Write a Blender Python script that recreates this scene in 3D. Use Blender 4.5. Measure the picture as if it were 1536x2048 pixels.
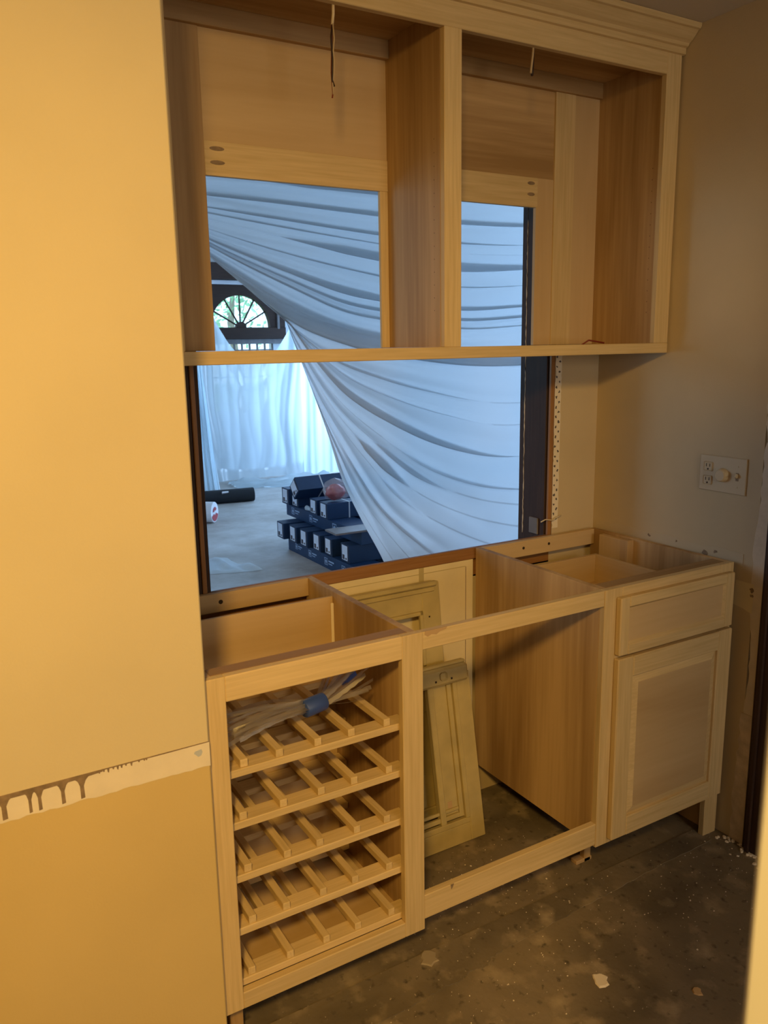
import bpy, bmesh, math, random
import numpy as np
from mathutils import Vector, Matrix, noise
random.seed(7)
SC = bpy.context.scene
COL = SC.collection
for o in list(bpy.data.objects):
    bpy.data.objects.remove(o, do_unlink=True)

# ------------------------------------------------------------------ camera
YAW, PIT, ROL, FPX = math.radians(30.3043), math.radians(-11.5792), math.radians(-0.9737), 1620.717
CAM = Vector((-0.2954, -1.4644, 1.5133))
_fw = Vector((math.sin(YAW)*math.cos(PIT), math.cos(YAW)*math.cos(PIT), math.sin(PIT)))
_rt = Vector((math.cos(YAW), -math.sin(YAW), 0)); _up = _rt.cross(_fw)
RT = math.cos(ROL)*_rt + math.sin(ROL)*_up
UP = -math.sin(ROL)*_rt + math.cos(ROL)*_up
cd = bpy.data.cameras.new('camera'); cam = bpy.data.objects.new('camera', cd); COL.objects.link(cam)
m3 = Matrix((RT, UP, -_fw)).transposed()
cam.matrix_world = Matrix.Translation(CAM) @ m3.to_4x4()
cd.sensor_fit = 'VERTICAL'; cd.sensor_height = 36.0; cd.sensor_width = 27.0
cd.lens = FPX/2048*36.0
cd.clip_start = 0.05; cd.clip_end = 200
cd.dof.use_dof = True; cd.dof.focus_distance = 2.6; cd.dof.aperture_fstop = 9.0
SC.camera = cam

def at(px, py, ax, val):
    """photo pixel -> the point where its ray meets the plane coord[ax] = val"""
    d = _fw + RT*((px-768)/FPX) - UP*((py-1024)/FPX)
    t = (val-CAM[ax])/d[ax]
    return CAM + d*t

# ------------------------------------------------------------------ light and exposure
w = bpy.data.worlds.new('world'); SC.world = w; w.use_nodes = True
w.node_tree.nodes['Background'].inputs[0].default_value = (0.52, 0.76, 1.0, 1)
w.node_tree.nodes['Background'].inputs[1].default_value = 2.6
SC.view_settings.view_transform = 'Standard'; SC.view_settings.look = 'None'
SC.view_settings.exposure = 0.0; SC.view_settings.gamma = 1.0
SC.view_settings.use_curve_mapping = False

def area(name, loc, target, sx, sy, power, color):
    l = bpy.data.lights.new(name, 'AREA'); l.shape = 'RECTANGLE'; l.size = sx; l.size_y = sy
    l.energy = power; l.color = color
    o = bpy.data.objects.new(name, l); COL.objects.link(o); o.location = loc
    o.rotation_euler = (Vector(target)-Vector(loc)).to_track_quat('-Z', 'Y').to_euler()
    return o
# warm room lamp of the kitchen, off to the left behind the camera
kl = bpy.data.lights.new('kitchen_lamp', 'SPOT'); kl.energy = 205; kl.color = (1.0, 0.595, 0.145); kl.shadow_soft_size = .12
kl.spot_size = math.radians(104); kl.spot_blend = 1.0
ko = bpy.data.objects.new('kitchen_lamp', kl); COL.objects.link(ko); ko.location = (-.70, -1.95, 2.30)
ko.rotation_euler = (Vector((.26, 0, .36))-ko.location).to_track_quat('-Z', 'Y').to_euler()
# added warm fill light for the cabinets, set before the unseen rear wall
area('kitchen_fill', (0.95, -3.45, 1.6), (1.3, 0.0, 1.0), 0.8, 0.9, 19, (1.0, 0.75, 0.44))
# daylight through the windows of the room beyond, then an added left fill
area('far_window_daylight', (5.4, 8.05, 1.55), (3.2, 3.0, 0.9), 1.6, 1.5, 185, (0.38, 0.63, 1.0))
area('side_window_daylight', (6.35, 4.9, 1.6), (3.0, 4.4, 1.0), 1.6, 1.6, 150, (0.38, 0.63, 1.0))
area('left_fill', (-1.35, 3.6, 1.6), (3.0, 3.4, 1.2), 1.6, 1.6, 17, (0.56, 0.76, 1.0))  # added fill from the unseen left side, brightens the box ends

# ------------------------------------------------------------------ materials
MATS = {}
def nodes(name):
    m = bpy.data.materials.new(name); m.use_nodes = True
    nt = m.node_tree; b = nt.nodes['Principled BSDF']
    MATS[name] = m
    return m, nt, b
def plain(name, col, rough=0.6, metal=0.0, bump=0.0, bscale=60, vary=0.0, vscale=6, spec=0.5):
    m, nt, b = nodes(name)
    b.inputs['Base Color'].default_value = (*col, 1); b.inputs['Roughness'].default_value = rough
    b.inputs['Metallic'].default_value = metal; b.inputs['Specular IOR Level'].default_value = spec
    tc = nt.nodes.new('ShaderNodeTexCoord')
    if vary:
        n = nt.nodes.new('ShaderNodeTexNoise'); n.inputs['Scale'].default_value = vscale; n.inputs['Detail'].default_value = 4
        nt.links.new(tc.outputs['Object'], n.inputs['Vector'])
        r = nt.nodes.new('ShaderNodeValToRGB')
        r.color_ramp.elements[0].position = .3; r.color_ramp.elements[1].position = .7
        r.color_ramp.elements[0].color = (*[c*(1-vary) for c in col], 1)
        r.color_ramp.elements[1].color = (*[min(1, c*(1+vary)) for c in col], 1)
        nt.links.new(n.outputs['Fac'], r.inputs['Fac']); nt.links.new(r.outputs['Color'], b.inputs['Base Color'])
    if bump:
        n2 = nt.nodes.new('ShaderNodeTexNoise'); n2.inputs['Scale'].default_value = bscale; n2.inputs['Detail'].default_value = 3
        nt.links.new(tc.outputs['Object'], n2.inputs['Vector'])
        bp = nt.nodes.new('ShaderNodeBump'); bp.inputs['Strength'].default_value = bump; bp.inputs['Distance'].default_value = .004
        nt.links.new(n2.outputs['Fac'], bp.inputs['Height']); nt.links.new(bp.outputs['Normal'], b.inputs['Normal'])
    return m
def wood(name, axis, c0, c1, scale=9.0, stretch=14.0, rough=0.62, blotch=0.35, lo=.33, hi=.68):
    """grain runs along the given axis; broad streaks and blotches, tint varies from board to board"""
    m, nt, b = nodes(name)
    N = nt.nodes.new; L = nt.links.new
    tc = N('ShaderNodeTexCoord'); oi = N('ShaderNodeObjectInfo')
    add = N('ShaderNodeVectorMath'); add.operation = 'ADD'
    mul = N('ShaderNodeMath'); mul.operation = 'MULTIPLY'; mul.inputs[1].default_value = 37.0
    L(oi.outputs['Random'], mul.inputs[0])
    L(tc.outputs['Object'], add.inputs[0]); L(mul.outputs[0], add.inputs[1])
    mp = N('ShaderNodeMapping'); s = [scale]*3; s[axis] = scale/stretch; mp.inputs['Scale'].default_value = s
    L(add.outputs[0], mp.inputs['Vector'])
    n1 = N('ShaderNodeTexNoise'); n1.inputs['Scale'].default_value = 1.0; n1.inputs['Detail'].default_value = 3; n1.inputs['Distortion'].default_value = .6
    L(mp.outputs[0], n1.inputs['Vector'])
    mp2 = N('ShaderNodeMapping'); s = [scale*16]*3; s[axis] = scale*.7; mp2.inputs['Scale'].default_value = s
    L(add.outputs[0], mp2.inputs['Vector'])
    n2 = N('ShaderNodeTexNoise'); n2.inputs['Scale'].default_value = 1.0; n2.inputs['Detail'].default_value = 3
    L(mp2.outputs[0], n2.inputs['Vector'])
    mx = N('ShaderNodeMix'); mx.data_type = 'FLOAT'; mx.inputs[0].default_value = blotch
    L(n2.outputs['Fac'], mx.inputs[2]); L(n1.outputs['Fac'], mx.inputs[3])
    r = N('ShaderNodeValToRGB'); r.color_ramp.elements[0].position = lo; r.color_ramp.elements[1].position = hi
    r.color_ramp.elements[0].color = (*c0, 1); r.color_ramp.elements[1].color = (*c1, 1)
    L(mx.outputs[0], r.inputs['Fac'])
    hsv = N('ShaderNodeHueSaturation')
    mr = N('ShaderNodeMapRange'); mr.inputs['To Min'].default_value = .93; mr.inputs['To Max'].default_value = 1.06
    L(oi.outputs['Random'], mr.inputs['Value']); L(mr.outputs[0], hsv.inputs['Value']); L(r.outputs['Color'], hsv.inputs['Color'])
    L(hsv.outputs[0], b.inputs['Base Color'])
    b.inputs['Roughness'].default_value = rough; b.inputs['Specular IOR Level'].default_value = .3
    bp = N('ShaderNodeBump'); bp.inputs['Strength'].default_value = .12; bp.inputs['Distance'].default_value = .002
    L(n2.outputs['Fac'], bp.inputs['Height']); L(bp.outputs['Normal'], b.inputs['Normal'])
    return m
for i, a in enumerate('xyz'):
    wood('poplar_'+a, i, (.60, .44, .215), (.745, .565, .305))
    wood('plywood_'+a, i, (.34, .205, .085), (.62, .42, .21), scale=4.6, stretch=12, blotch=.8, lo=.40, hi=.62)
    wood('maple_'+a, i, (.50, .34, .17), (.62, .45, .25), scale=5, stretch=6, blotch=.8)
    wood('dark_'+a, i, (.034, .018, .014), (.062, .032, .022), rough=.62)
    wood('oak_'+a, i, (.26, .12, .04), (.36, .18, .07), rough=.5)
plain('wall_cream', (.74, .62, .38), .75, bump=.08, bscale=220, vary=.04, vscale=3)
plain('wall_gold', (.70, .52, .22), .75, bump=.08, bscale=220, vary=.04, vscale=3)
plain('wall_right_paint', (.60, .48, .30), .75, bump=.1, bscale=220, vary=.05, vscale=4)
plain('wall_unseen_dark', (.34, .27, .19), .9, vary=.15, vscale=3)  # unseen kitchen walls, coloured dark to cut bounced light
plain('ceiling_paint', (.60, .54, .46), .9, bump=.35, bscale=160)
plain('bare_drywall', (.86, .76, .60), .9, vary=.05, vscale=20)
plain('door_white', (.62, .64, .74), .5)
plain('glue', (.26, .18, .11), .7, vary=.3, vscale=60)
plain('plaster', (.68, .56, .42), .95, bump=.6, bscale=90, vary=.15, vscale=30)
plain('white_plaster', (.70, .60, .46), .9, bump=.3, bscale=90, vary=.06, vscale=25)
plain('bay_paint', (.74, .62, .36), .6, vary=.06, vscale=9)
plain('old_paint', (.50, .40, .18), .42, vary=.12, vscale=14)
plain('plate_paint', (.60, .485, .31), .55)
plain('hole', (.03, .018, .01), .9)
plain('wallpaper', (.80, .72, .60), .8)
plain('wallpaper_print', (.10, .09, .10), .8)
plain('wire_black', (.03, .012, .008), .5)
plain('wire_red', (.22, .03, .015), .5)
plain('wire_bare', (.55, .42, .26), .5)
plain('wire_sheath', (.75, .62, .42), .5)
plain('tape_blue', (.035, .075, .30), .45)
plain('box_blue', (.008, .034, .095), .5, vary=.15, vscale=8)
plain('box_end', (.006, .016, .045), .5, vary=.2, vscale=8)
plain('print_white', (.62, .70, .85), .6)
plain('print_dark', (.05, .04, .05), .6)
plain('print_pale', (.30, .42, .62), .6)
plain('strap', (.55, .58, .62), .4)
plain('black_felt', (.010, .012, .016), .85, bump=.4, bscale=300)
plain('roll_white', (.75, .74, .78), .5)
plain('roll_red', (.38, .025, .035), .5)
plain('plank_grey', (.17, .15, .15), .55, vary=.2, vscale=12)
plain('far_wall_paint', (.62, .64, .66), .9)
plain('bark', (.30, .26, .20), .9)
plain('leaf', (.30, .60, .34), .6, vary=.3, vscale=2)
plain('lawn', (.25, .38, .18), .9)
plain('chip_white', (.82, .72, .58), .8)
plain('chip_tan', (.55, .36, .17), .8)
plain('chip_grey', (.36, .29, .20), .9)
plain('cut_wood', (.50, .33, .17), .8)
plain('steel', (.35, .33, .30), .35, metal=.9)

def floor_mat():
    m, nt, b = nodes('subfloor')
    N = nt.nodes.new; L = nt.links.new
    tc = N('ShaderNodeTexCoord')
    def ns(sc, det, lo, hi, dist=0):
        n = N('ShaderNodeTexNoise'); n.inputs['Scale'].default_value = sc; n.inputs['Detail'].default_value = det; n.inputs['Distortion'].default_value = dist
        L(tc.outputs['Object'], n.inputs['Vector'])
        r = N('ShaderNodeMapRange'); r.inputs['From Min'].default_value = lo; r.inputs['From Max'].default_value = hi
        L(n.outputs['Fac'], r.inputs['Value']); return r.outputs[0]
    def mix(f, c1, c2):
        x = N('ShaderNodeMix'); x.data_type = 'RGBA'; L(f, x.inputs[0])
        for k, c in ((6, c1), (7, c2)):
            if isinstance(c, tuple): x.inputs[k].default_value = (*c, 1)
            else: L(c, x.inputs[k])
        return x.outputs[2]
    c = mix(ns(3.5, 5, .35, .65, .5), (.125, .098, .066), (.235, .183, .120))
    c = mix(ns(11, 7, .54, .80), c, (.44, .345, .225))
    c = mix(ns(38, 4, .60, .74), c, (.075, .058, .04))
    c = mix(ns(85, 3, .68, .74), c, (.42, .35, .26))
    L(c, b.inputs['Base Color']); b.inputs['Roughness'].default_value = .8
    bp = N('ShaderNodeBump'); bp.inputs['Strength'].default_value = .5; bp.inputs['Distance'].default_value = .004
    n = N('ShaderNodeTexNoise'); n.inputs['Scale'].default_value = 40; n.inputs['Detail'].default_value = 6
    L(tc.outputs['Object'], n.inputs['Vector']); L(n.outputs['Fac'], bp.inputs['Height']); L(bp.outputs['Normal'], b.inputs['Normal'])
floor_mat()
def far_floor_mat():
    m, nt, b = nodes('dusty_floor')
    N = nt.nodes.new; L = nt.links.new
    tc = N('ShaderNodeTexCoord'); n = N('ShaderNodeTexNoise'); n.inputs['Scale'].default_value = 1.6; n.inputs['Detail'].default_value = 8; n.inputs['Roughness'].default_value = .65
    L(tc.outputs['Object'], n.inputs['Vector'])
    r = N('ShaderNodeValToRGB'); r.color_ramp.elements[0].position = .35; r.color_ramp.elements[1].position = .68
    r.color_ramp.elements[0].color = (.30, .26, .23, 1); r.color_ramp.elements[1].color = (.55, .54, .54, 1)
    L(n.outputs['Fac'], r.inputs['Fac']); L(r.outputs['Color'], b.inputs['Base Color']); b.inputs['Roughness'].default_value = .55
far_floor_mat()
def sheet_mat(name, col, trans, transp=0.0, gloss=.08, tcol=None):
    m = bpy.data.materials.new(name); m.use_nodes = True; nt = m.node_tree; MATS[name] = m
    N = nt.nodes.new; L = nt.links.new
    nt.nodes.remove(nt.nodes['Principled BSDF']); out = nt.nodes['Material Output']
    d = N('ShaderNodeBsdfDiffuse'); d.inputs[0].default_value = (*col, 1)
    t = N('ShaderNodeBsdfTranslucent'); t.inputs[0].default_value = (*(tcol or col), 1)
    g = N('ShaderNodeBsdfGlossy'); g.inputs[0].default_value = (1, 1, 1, 1); g.inputs['Roughness'].default_value = .3
    a = N('ShaderNodeMixShader'); a.inputs[0].default_value = trans; L(d.outputs[0], a.inputs[1]); L(t.outputs[0], a.inputs[2])
    c = N('ShaderNodeMixShader'); c.inputs[0].default_value = gloss; L(a.outputs[0], c.inputs[1]); L(g.outputs[0], c.inputs[2])
    last = c
    if transp:
        tr = N('ShaderNodeBsdfTransparent'); e = N('ShaderNodeMixShader'); e.inputs[0].default_value = transp
        L(c.outputs[0], e.inputs[1]); L(tr.outputs[0], e.inputs[2]); last = e
    L(last.outputs[0], out.inputs[0])
sheet_mat('poly_sheet', (.80, .84, .88), .45, gloss=.06)
sheet_mat('poly_thin', (.78, .88, .94), .80, .06, gloss=.06)
sheet_mat('clear_strip', (.55, .50, .46), .35, .62, gloss=.30)
sheet_mat('clear_bag', (.60, .50, .50), .4, .72, gloss=.25)
sheet_mat('clear_scrap', (.78, .84, .90), .3, .25, gloss=.25)
def glass_mat():
    m = bpy.data.materials.new('pane_glass'); m.use_nodes = True; nt = m.node_tree; MATS['pane_glass'] = m
    nt.nodes.remove(nt.nodes['Principled BSDF']); out = nt.nodes['Material Output']
    t = nt.nodes.new('ShaderNodeBsdfTransparent'); g = nt.nodes.new('ShaderNodeBsdfGlossy'); g.inputs['Roughness'].default_value = .05
    x = nt.nodes.new('ShaderNodeMixShader'); x.inputs[0].default_value = .06
    nt.links.new(t.outputs[0], x.inputs[1]); nt.links.new(g.outputs[0], x.inputs[2]); nt.links.new(x.outputs[0], out.inputs[0])
glass_mat()

# ------------------------------------------------------------------ builders
def root(name, label, cat, loc, group=None, kind=None):
    o = bpy.data.objects.new(name, None); o.empty_display_size = .05; COL.objects.link(o); o.location = loc
    if kind: o['kind'] = kind
    if label: o['label'] = label
    if cat: o['category'] = cat
    if group: o['group'] = group
    return o
def tag(o, label, cat, group=None):
    o['label'] = label; o['category'] = cat
    if group: o['group'] = group
    return o
def world_origin(p):
    v = Vector((0, 0, 0))
    while p is not None:
        v = v + p.location; p = p.parent
    return v
def emit(name, bm, mat, parent=None, kind=None, smooth=False, origin=None):
    """bm is in world metres; the object sits at its parent's origin (or its own base)"""
    me = bpy.data.meshes.new(name)
    if parent is not None: off = world_origin(parent)
    elif origin is not None: off = Vector(origin)
    else: off = Vector((0, 0, 0))
    bmesh.ops.translate(bm, verts=bm.verts, vec=-off)
    bmesh.ops.recalc_face_normals(bm, faces=bm.faces)
    bm.to_mesh(me); bm.free()
    me.materials.append(MATS[mat])
    if smooth:
        me.polygons.foreach_set('use_smooth', [True]*len(me.polygons))
    o = bpy.data.objects.new(name, me); COL.objects.link(o)
    if parent is not None: o.parent = parent
    else: o.location = off
    if kind: o['kind'] = kind
    return o
def addbox(bm, x0, x1, y0, y1, z0, z1, bev=0.0, rot=None, piv=None):
    vs = bmesh.ops.create_cube(bm, size=1.0)['verts']
    bmesh.ops.transform(bm, matrix=Matrix.Translation(((x0+x1)/2, (y0+y1)/2, (z0+z1)/2)) @ Matrix.Diagonal((x1-x0, y1-y0, z1-z0, 1)), verts=vs)
    if bev:
        es = list({e for v in vs for e in v.link_edges})
        r = bmesh.ops.bevel(bm, geom=es, offset=bev, segments=1, affect='EDGES', profile=.5)
        vs = list({v for f in r['faces'] for v in f.verts} | {v for v in vs if v.is_valid})
    if rot is not None:
        bmesh.ops.rotate(bm, verts=vs, cent=piv, matrix=rot)
    return vs
def box(name, x0, x1, y0, y1, z0, z1, mat, parent=None, bev=.0015, kind=None, rot=None, piv=None, origin=None):
    bm = bmesh.new(); addbox(bm, x0, x1, y0, y1, z0, z1, bev, rot, piv)
    return emit(name, bm, mat, parent, kind, origin=origin)
def prism(bm, pts, axis, a, b):
    """polygon pts (2D in the two other axes, in order) extruded along axis from a to b"""
    def P(p, t):
        v = [0, 0, 0]; k = [i for i in range(3) if i != axis]; v[k[0]], v[k[1]] = p; v[axis] = t; return v
    A = [bm.verts.new(P(p, a)) for p in pts]; B = [bm.verts.new(P(p, b)) for p in pts]
    n = len(pts)
    bm.faces.new(A); bm.faces.new(B[::-1])
    for i in range(n): bm.faces.new((A[i], B[i], B[(i+1) % n], A[(i+1) % n]))
def tube(bm, pts, r, seg=8, caps=True):
    pts = [Vector(p) for p in pts]; rings = []
    for i, p in enumerate(pts):
        d = (pts[min(i+1, len(pts)-1)]-pts[max(i-1, 0)]).normalized()
        u = d.orthogonal().normalized() if i == 0 else (u-d*u.dot(d)).normalized()
        v = d.cross(u); rr = r[i] if isinstance(r, (list, tuple)) else r
        rings.append([bm.verts.new(p+(u*math.cos(2*math.pi*k/seg)+v*math.sin(2*math.pi*k/seg))*rr) for k in range(seg)])
    for a, b in zip(rings, rings[1:]):
        for k in range(seg): bm.faces.new((a[k], a[(k+1) % seg], b[(k+1) % seg], b[k]))
    if caps: bm.faces.new(rings[0][::-1]); bm.faces.new(rings[-1])
def disc(bm, c, n, r, h, seg=16, rx=None):
    """short cylinder from c along n, height h"""
    n = Vector(n).normalized(); u = n.orthogonal().normalized(); v = n.cross(u); c = Vector(c)
    A = [bm.verts.new(c+(u*math.cos(2*math.pi*k/seg)+v*math.sin(2*math.pi*k/seg))*r) for k in range(seg)]
    B = [bm.verts.new(x.co+n*h) for x in A]
    bm.faces.new(A[::-1]); bm.faces.new(B)
    for k in range(seg): bm.faces.new((A[k], A[(k+1) % seg], B[(k+1) % seg], B[k]))
def blob(bm, c, r, hgt, seg=12, jit=.35, up=(0, 0, 1), seed=0):
    """irregular flat chip lying on a surface"""
    rnd = random.Random(seed); n = Vector(up); u = n.orthogonal().normalized(); v = n.cross(u); c = Vector(c)
    rs = [r*(1+rnd.uniform(-jit, jit)) for _ in range(seg)]
    A = [bm.verts.new(c+(u*math.cos(2*math.pi*k/seg)+v*math.sin(2*math.pi*k/seg))*rs[k]) for k in range(seg)]
    B = [bm.verts.new(c+n*hgt+(a.co-c)*.86) for a in A]
    bm.faces.new(A[::-1]); bm.faces.new(B)
    for k in range(seg): bm.faces.new((A[k], A[(k+1) % seg], B[(k+1) % seg], B[k]))
def grid_mesh(name, fn, nu, nv, mat, parent=None, origin=None):
    """fn(u, v) -> world point; one smooth sheet"""
    bm = bmesh.new()
    V = [[bm.verts.new(fn(i/(nu-1), j/(nv-1))) for j in range(nv)] for i in range(nu)]
    for i in range(nu-1):
        for j in range(nv-1): bm.faces.new((V[i][j], V[i+1][j], V[i+1][j+1], V[i][j+1]))
    return emit(name, bm, mat, parent, smooth=True, origin=origin)

WX = 1.76      # right wall plane
WY = .585      # back wall plane
CEIL = 2.388
# ------------------------------------------------------------------ setting: kitchen
box('floor', -2.7, WX+.1, -3.7, .75, -.06, 0, 'subfloor', kind='structure', bev=0)
box('ceiling', -2.7, WX+.1, -3.7, WY, CEIL, CEIL+.08, 'ceiling_paint', kind='structure', bev=0)
wl = root('wall_left', None, None, (.143, -.02, 0), kind='structure')
box('upper_wall', -2.7, .143, -.02, .72, .735, CEIL, 'wall_cream', wl, bev=.003)
box('lower_wall', -2.7, .143, -.02, .72, 0, .735, 'wall_gold', wl, bev=.003)
# bare drywall band where a chair rail was pulled off, ragged lower edge, streaks of old adhesive
bm = bmesh.new()
rnd = random.Random(3); top = []; bot = []
xs = np.linspace(-.62, .1425, 60)
for x in xs:
    top.append((x, .7595+rnd.uniform(-.0006, .0006))); bot.append((x, .7095+rnd.uniform(-.0016, .0016)))
prism(bm, top+bot[::-1], 1, -.0208, -.0199)
emit('bare_strip', bm, 'bare_drywall', wl)
bm = bmesh.new()
prism(bm, [(-.62, .7600), (.1425, .7602), (.1425, .7588), (.06, .7580), (-.62, .7590)], 1, -.0210, -.0199)
emit('cut_line', bm, 'glue', wl)
streaks = [(-.60, .010), (-.57, .012), (-.53, .01), (-.49, .012), (-.45, .012), (-.41, .014), (-.37, .010), (-.33, .012), (-.29, .013), (-.258, .012), (-.228, .013), (-.186, .008), (-.170, .009), (-.131, .010), (-.098, .011)]
for x, ww in streaks:
    bm = bmesh.new(); h = .044 if x > -.24 else .046
    zt = .7585
    pts = [(x-ww*1.4, zt), (x+ww*1.5, zt), (x+ww*.7, zt-.010), (x+ww*.32, zt-.020), (x+ww*.38, zt-h), (x-ww*.28, zt-h-.001), (x-ww*.30, zt-.020), (x-ww*.6, zt-.010)]
    prism(bm, pts, 1, -.0212, -.0204); emit('adhesive_streak', bm, 'glue', wl)
bm = bmesh.new(); prism(bm, [(-.62, .7590), (-.095, .7590), (-.06, .7585), (-.06, .756), (-.095, .7535), (-.16, .7515), (-.62, .7505)], 1, -.0215, -.0203)
emit('adhesive_streak', bm, 'glue', wl)
for x in (-.066, -.058, -.050, -.041, -.033, -.026, -.018, -.008, .006, .016, .020):
    bm = bmesh.new(); l = random.uniform(.004, .011) if x < 0 else .004
    prism(bm, [(x-.002, .7590), (x+.0025, .7590), (x+.001, .759-l), (x-.001, .759-l*.8)], 1, -.0212, -.0203); emit('adhesive_streak', bm, 'glue', wl)
bm = bmesh.new()
prism(bm, [(.113, .746), (.126, .748), (.128, .742), (.125, .735), (.119, .7335), (.115, .738), (.111, .742)], 1, -.0213, -.0204); emit('smudge', bm, 'strap', wl)

box('wall_west', -2.8, -2.7, -3.7, .0, 0, CEIL, 'wall_unseen_dark', kind='structure', bev=0)
# unseen rear wall of the kitchen; opening and pane added for the fill light
wr = root('wall_rear', None, None, (0, -3.7, 0), kind='structure')
for a in ((-2.7, .5, 0, CEIL), (1.4, WX, 0, CEIL), (.5, 1.4, 0, 1.1), (.5, 1.4, 2.1, CEIL)):
    box('wall_piece', a[0], a[1], -3.8, -3.7, a[2], a[3], 'wall_unseen_dark', wr, bev=0)
box('added_rear_pane', .5, 1.4, -3.76, -3.74, 1.1, 2.1, 'pane_glass', kind='structure', bev=0)
# right wall: paint, broken plaster edge, then the dark casing of a doorway
wR = root('wall_right', None, None, (WX, .3, 0), kind='structure')
box('painted_wall', WX, WX+.1, -.06, WY+.13, 0, CEIL, 'wall_right_paint', wR, bev=0)
box('wall_run', WX, WX+.1, -3.7, -1.15, 0, CEIL, 'wall_right_paint', wR, bev=0)
box('wall_header', WX, WX+.1, -1.15, -.06, 2.16, CEIL, 'wall_right_paint', wR, bev=0)
rnd = random.Random(11)
zs = np.linspace(.05, 2.16, 90)
bm = bmesh.new()
e0 = [(-.058+rnd.uniform(-.004, .004)+.006*math.sin(z*9), z) for z in zs]; e1 = [(-.100+rnd.uniform(-.003, .003), z) for z in zs]
prism(bm, e0+e1[::-1], 0, WX-.0006, WX+.08); emit('broken_plaster', bm, 'white_plaster', wR)
bm = bmesh.new()
e0 = [(-.050+rnd.uniform(-.006, .006)+.02*max(0, .3-z), z) for z in np.linspace(.0, .42, 20)]; e1 = [(-.100+rnd.uniform(-.004, .004), z) for z in np.linspace(0, .42, 20)]
prism(bm, e0+e1[::-1], 0, WX-.003, WX+.02); emit('broken_plaster', bm, 'plaster', wR)
# torn band where the old counter met the wall
bm = bmesh.new()
ys = np.linspace(-.02, .57, 60)
e0 = [(y, .902+.003*math.sin(y*31)+rnd.uniform(-.0012, .0012)) for y in ys]; e1 = [(y, .866+rnd.uniform(-.002, .002)) for y in ys]
prism(bm, e0+e1[::-1], 0, WX-.0015, WX+.02); emit('patched_band', bm, 'plate_paint', wR)
for k, (y, z, r) in enumerate(((.112, .879, .010), (.075, .889, .006), (.33, .892, .005), (.22, .893, .004), (.10, .868, .006), (-.055, .80, .006), (-.056, .785, .005))):
    bm = bmesh.new(); blob(bm, (WX-.001, y, z), r, .0015, 9, .5, (-1, 0, 0), k); emit('gouge', bm, 'glue', wR)
bm = bmesh.new(); prism(bm, [(-.060, .82), (.0, .82), (.005, .745), (-.03, .74), (-.06, .73)], 0, WX-.001, WX+.02); emit('pale_patch', bm, 'wall_cream', wR)
# doorway in the right wall
cas = root('trim_1', None, None, (WX, -.2, 0), kind='structure')
box('casing', WX-.022, WX+.1, -.235, -.10, 0, 2.10, 'dark_z', cas, bev=.004)
box('casing_bead', WX-.030, WX-.020, -.128, -.112, 0, 2.10, 'dark_z', cas, bev=.003)
box('casing', WX-.022, WX+.1, -1.15, -1.015, 0, 2.10, 'dark_z', cas, bev=.004)
box('head_casing', WX-.022, WX+.1, -1.15, -.10, 2.06, 2.16, 'dark_y', cas, bev=.004)
box('door_1', WX+.03, WX+.07, -1.015, -.235, .01, 2.06, 'dark_z', kind='structure', bev=.003)
# cream door standing open right beside the camera
d2 = root('door_2', None, None, (.02, -1.6, 0), kind='structure')
box('slab', .004, .042, -2.02, -1.269, .01, 2.04, 'door_white', d2, bev=.004)
bm = bmesh.new(); disc(bm, (.042, -1.33, .98), (1, 0, 0), .025, .008); tube(bm, [(.050, -1.33, .98), (.072, -1.33, .98), (.082, -1.33, .98), (.090, -1.33, .98)], [.009, .009, .024, .02], 12)
emit('door_handle', bm, 'steel', d2, smooth=False)

# back wall with the pass-through opening
OX0, OX1 = .352, 1.535
wb = root('wall_back', None, None, (1.0, WY, 0), kind='structure')
box('wall_piece', .143, OX0-.03, WY, .72, 0, CEIL, 'wall_right_paint', wb, bev=0)
box('wall_piece', OX1+.02, WX, WY, .72, 0, CEIL, 'wall_right_paint', wb, bev=0)
box('wall_piece', OX0-.03, OX1+.02, WY, .72, 0, .78, 'wall_right_paint', wb, bev=0)
box('wall_piece', OX0-.03, OX1+.02, WY, .72, 2.12, CEIL, 'wall_right_paint', wb, bev=0)
box('wall_header', -1.4, 6.4, .585, .72, CEIL, 2.95, 'far_wall_paint', wb, bev=0)
box('wall_piece', WX, 6.4, .60, .72, 0, CEIL, 'far_wall_paint', wb, bev=0)
tr = root('trim_2', None, None, (1.0, WY, .85), kind='structure')
box('jamb', OX1, OX1+.02, WY+.005, .725, .796, 2.12, 'dark_z', tr, bev=.002)
bm = bmesh.new()      # crooked bead of old filler running down the jamb
rnd = random.Random(5); zz = np.linspace(.86, 2.1, 110); y0 = .700
a = [(y0+rnd.uniform(0, .0028)-.0012, z) for z in zz]; b = [(y0-rnd.uniform(.0, .0034), z) for z in zz]
prism(bm, a+b[::-1], 0, OX1-.0012, OX1+.002); emit('filler_bead', bm, 'white_plaster', tr)
box('jamb_edge', OX1+.004, OX1+.020, WY-.012, WY, .86, 2.12, 'oak_z', tr, bev=.002)
box('jamb_edge', OX1+.021, OX1+.027, WY-.005, WY+.002, .86, 2.12, 'dark_z', tr, bev=.001)
box('jamb', OX0-.040, OX0-.020, WY-.010, .72, .85, 2.12, 'dark_z', tr, bev=.002)
box('jamb_edge', OX0-.020, OX0-.008, WY-.016, .72, .85, 2.12, 'oak_z', tr, bev=.002)
box('jamb', OX0-.008, OX0+.004, WY-.008, .725, .85, 2.12, 'dark_z', tr, bev=.002)
box('head_jamb', OX0, OX1, WY, .72, 2.10, 2.12, 'dark_x', tr, bev=.002)
box('sill', OX0-.03, OX1+.02, WY+.001, .72, .780, .795, 'oak_x', tr, bev=.003)
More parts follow.
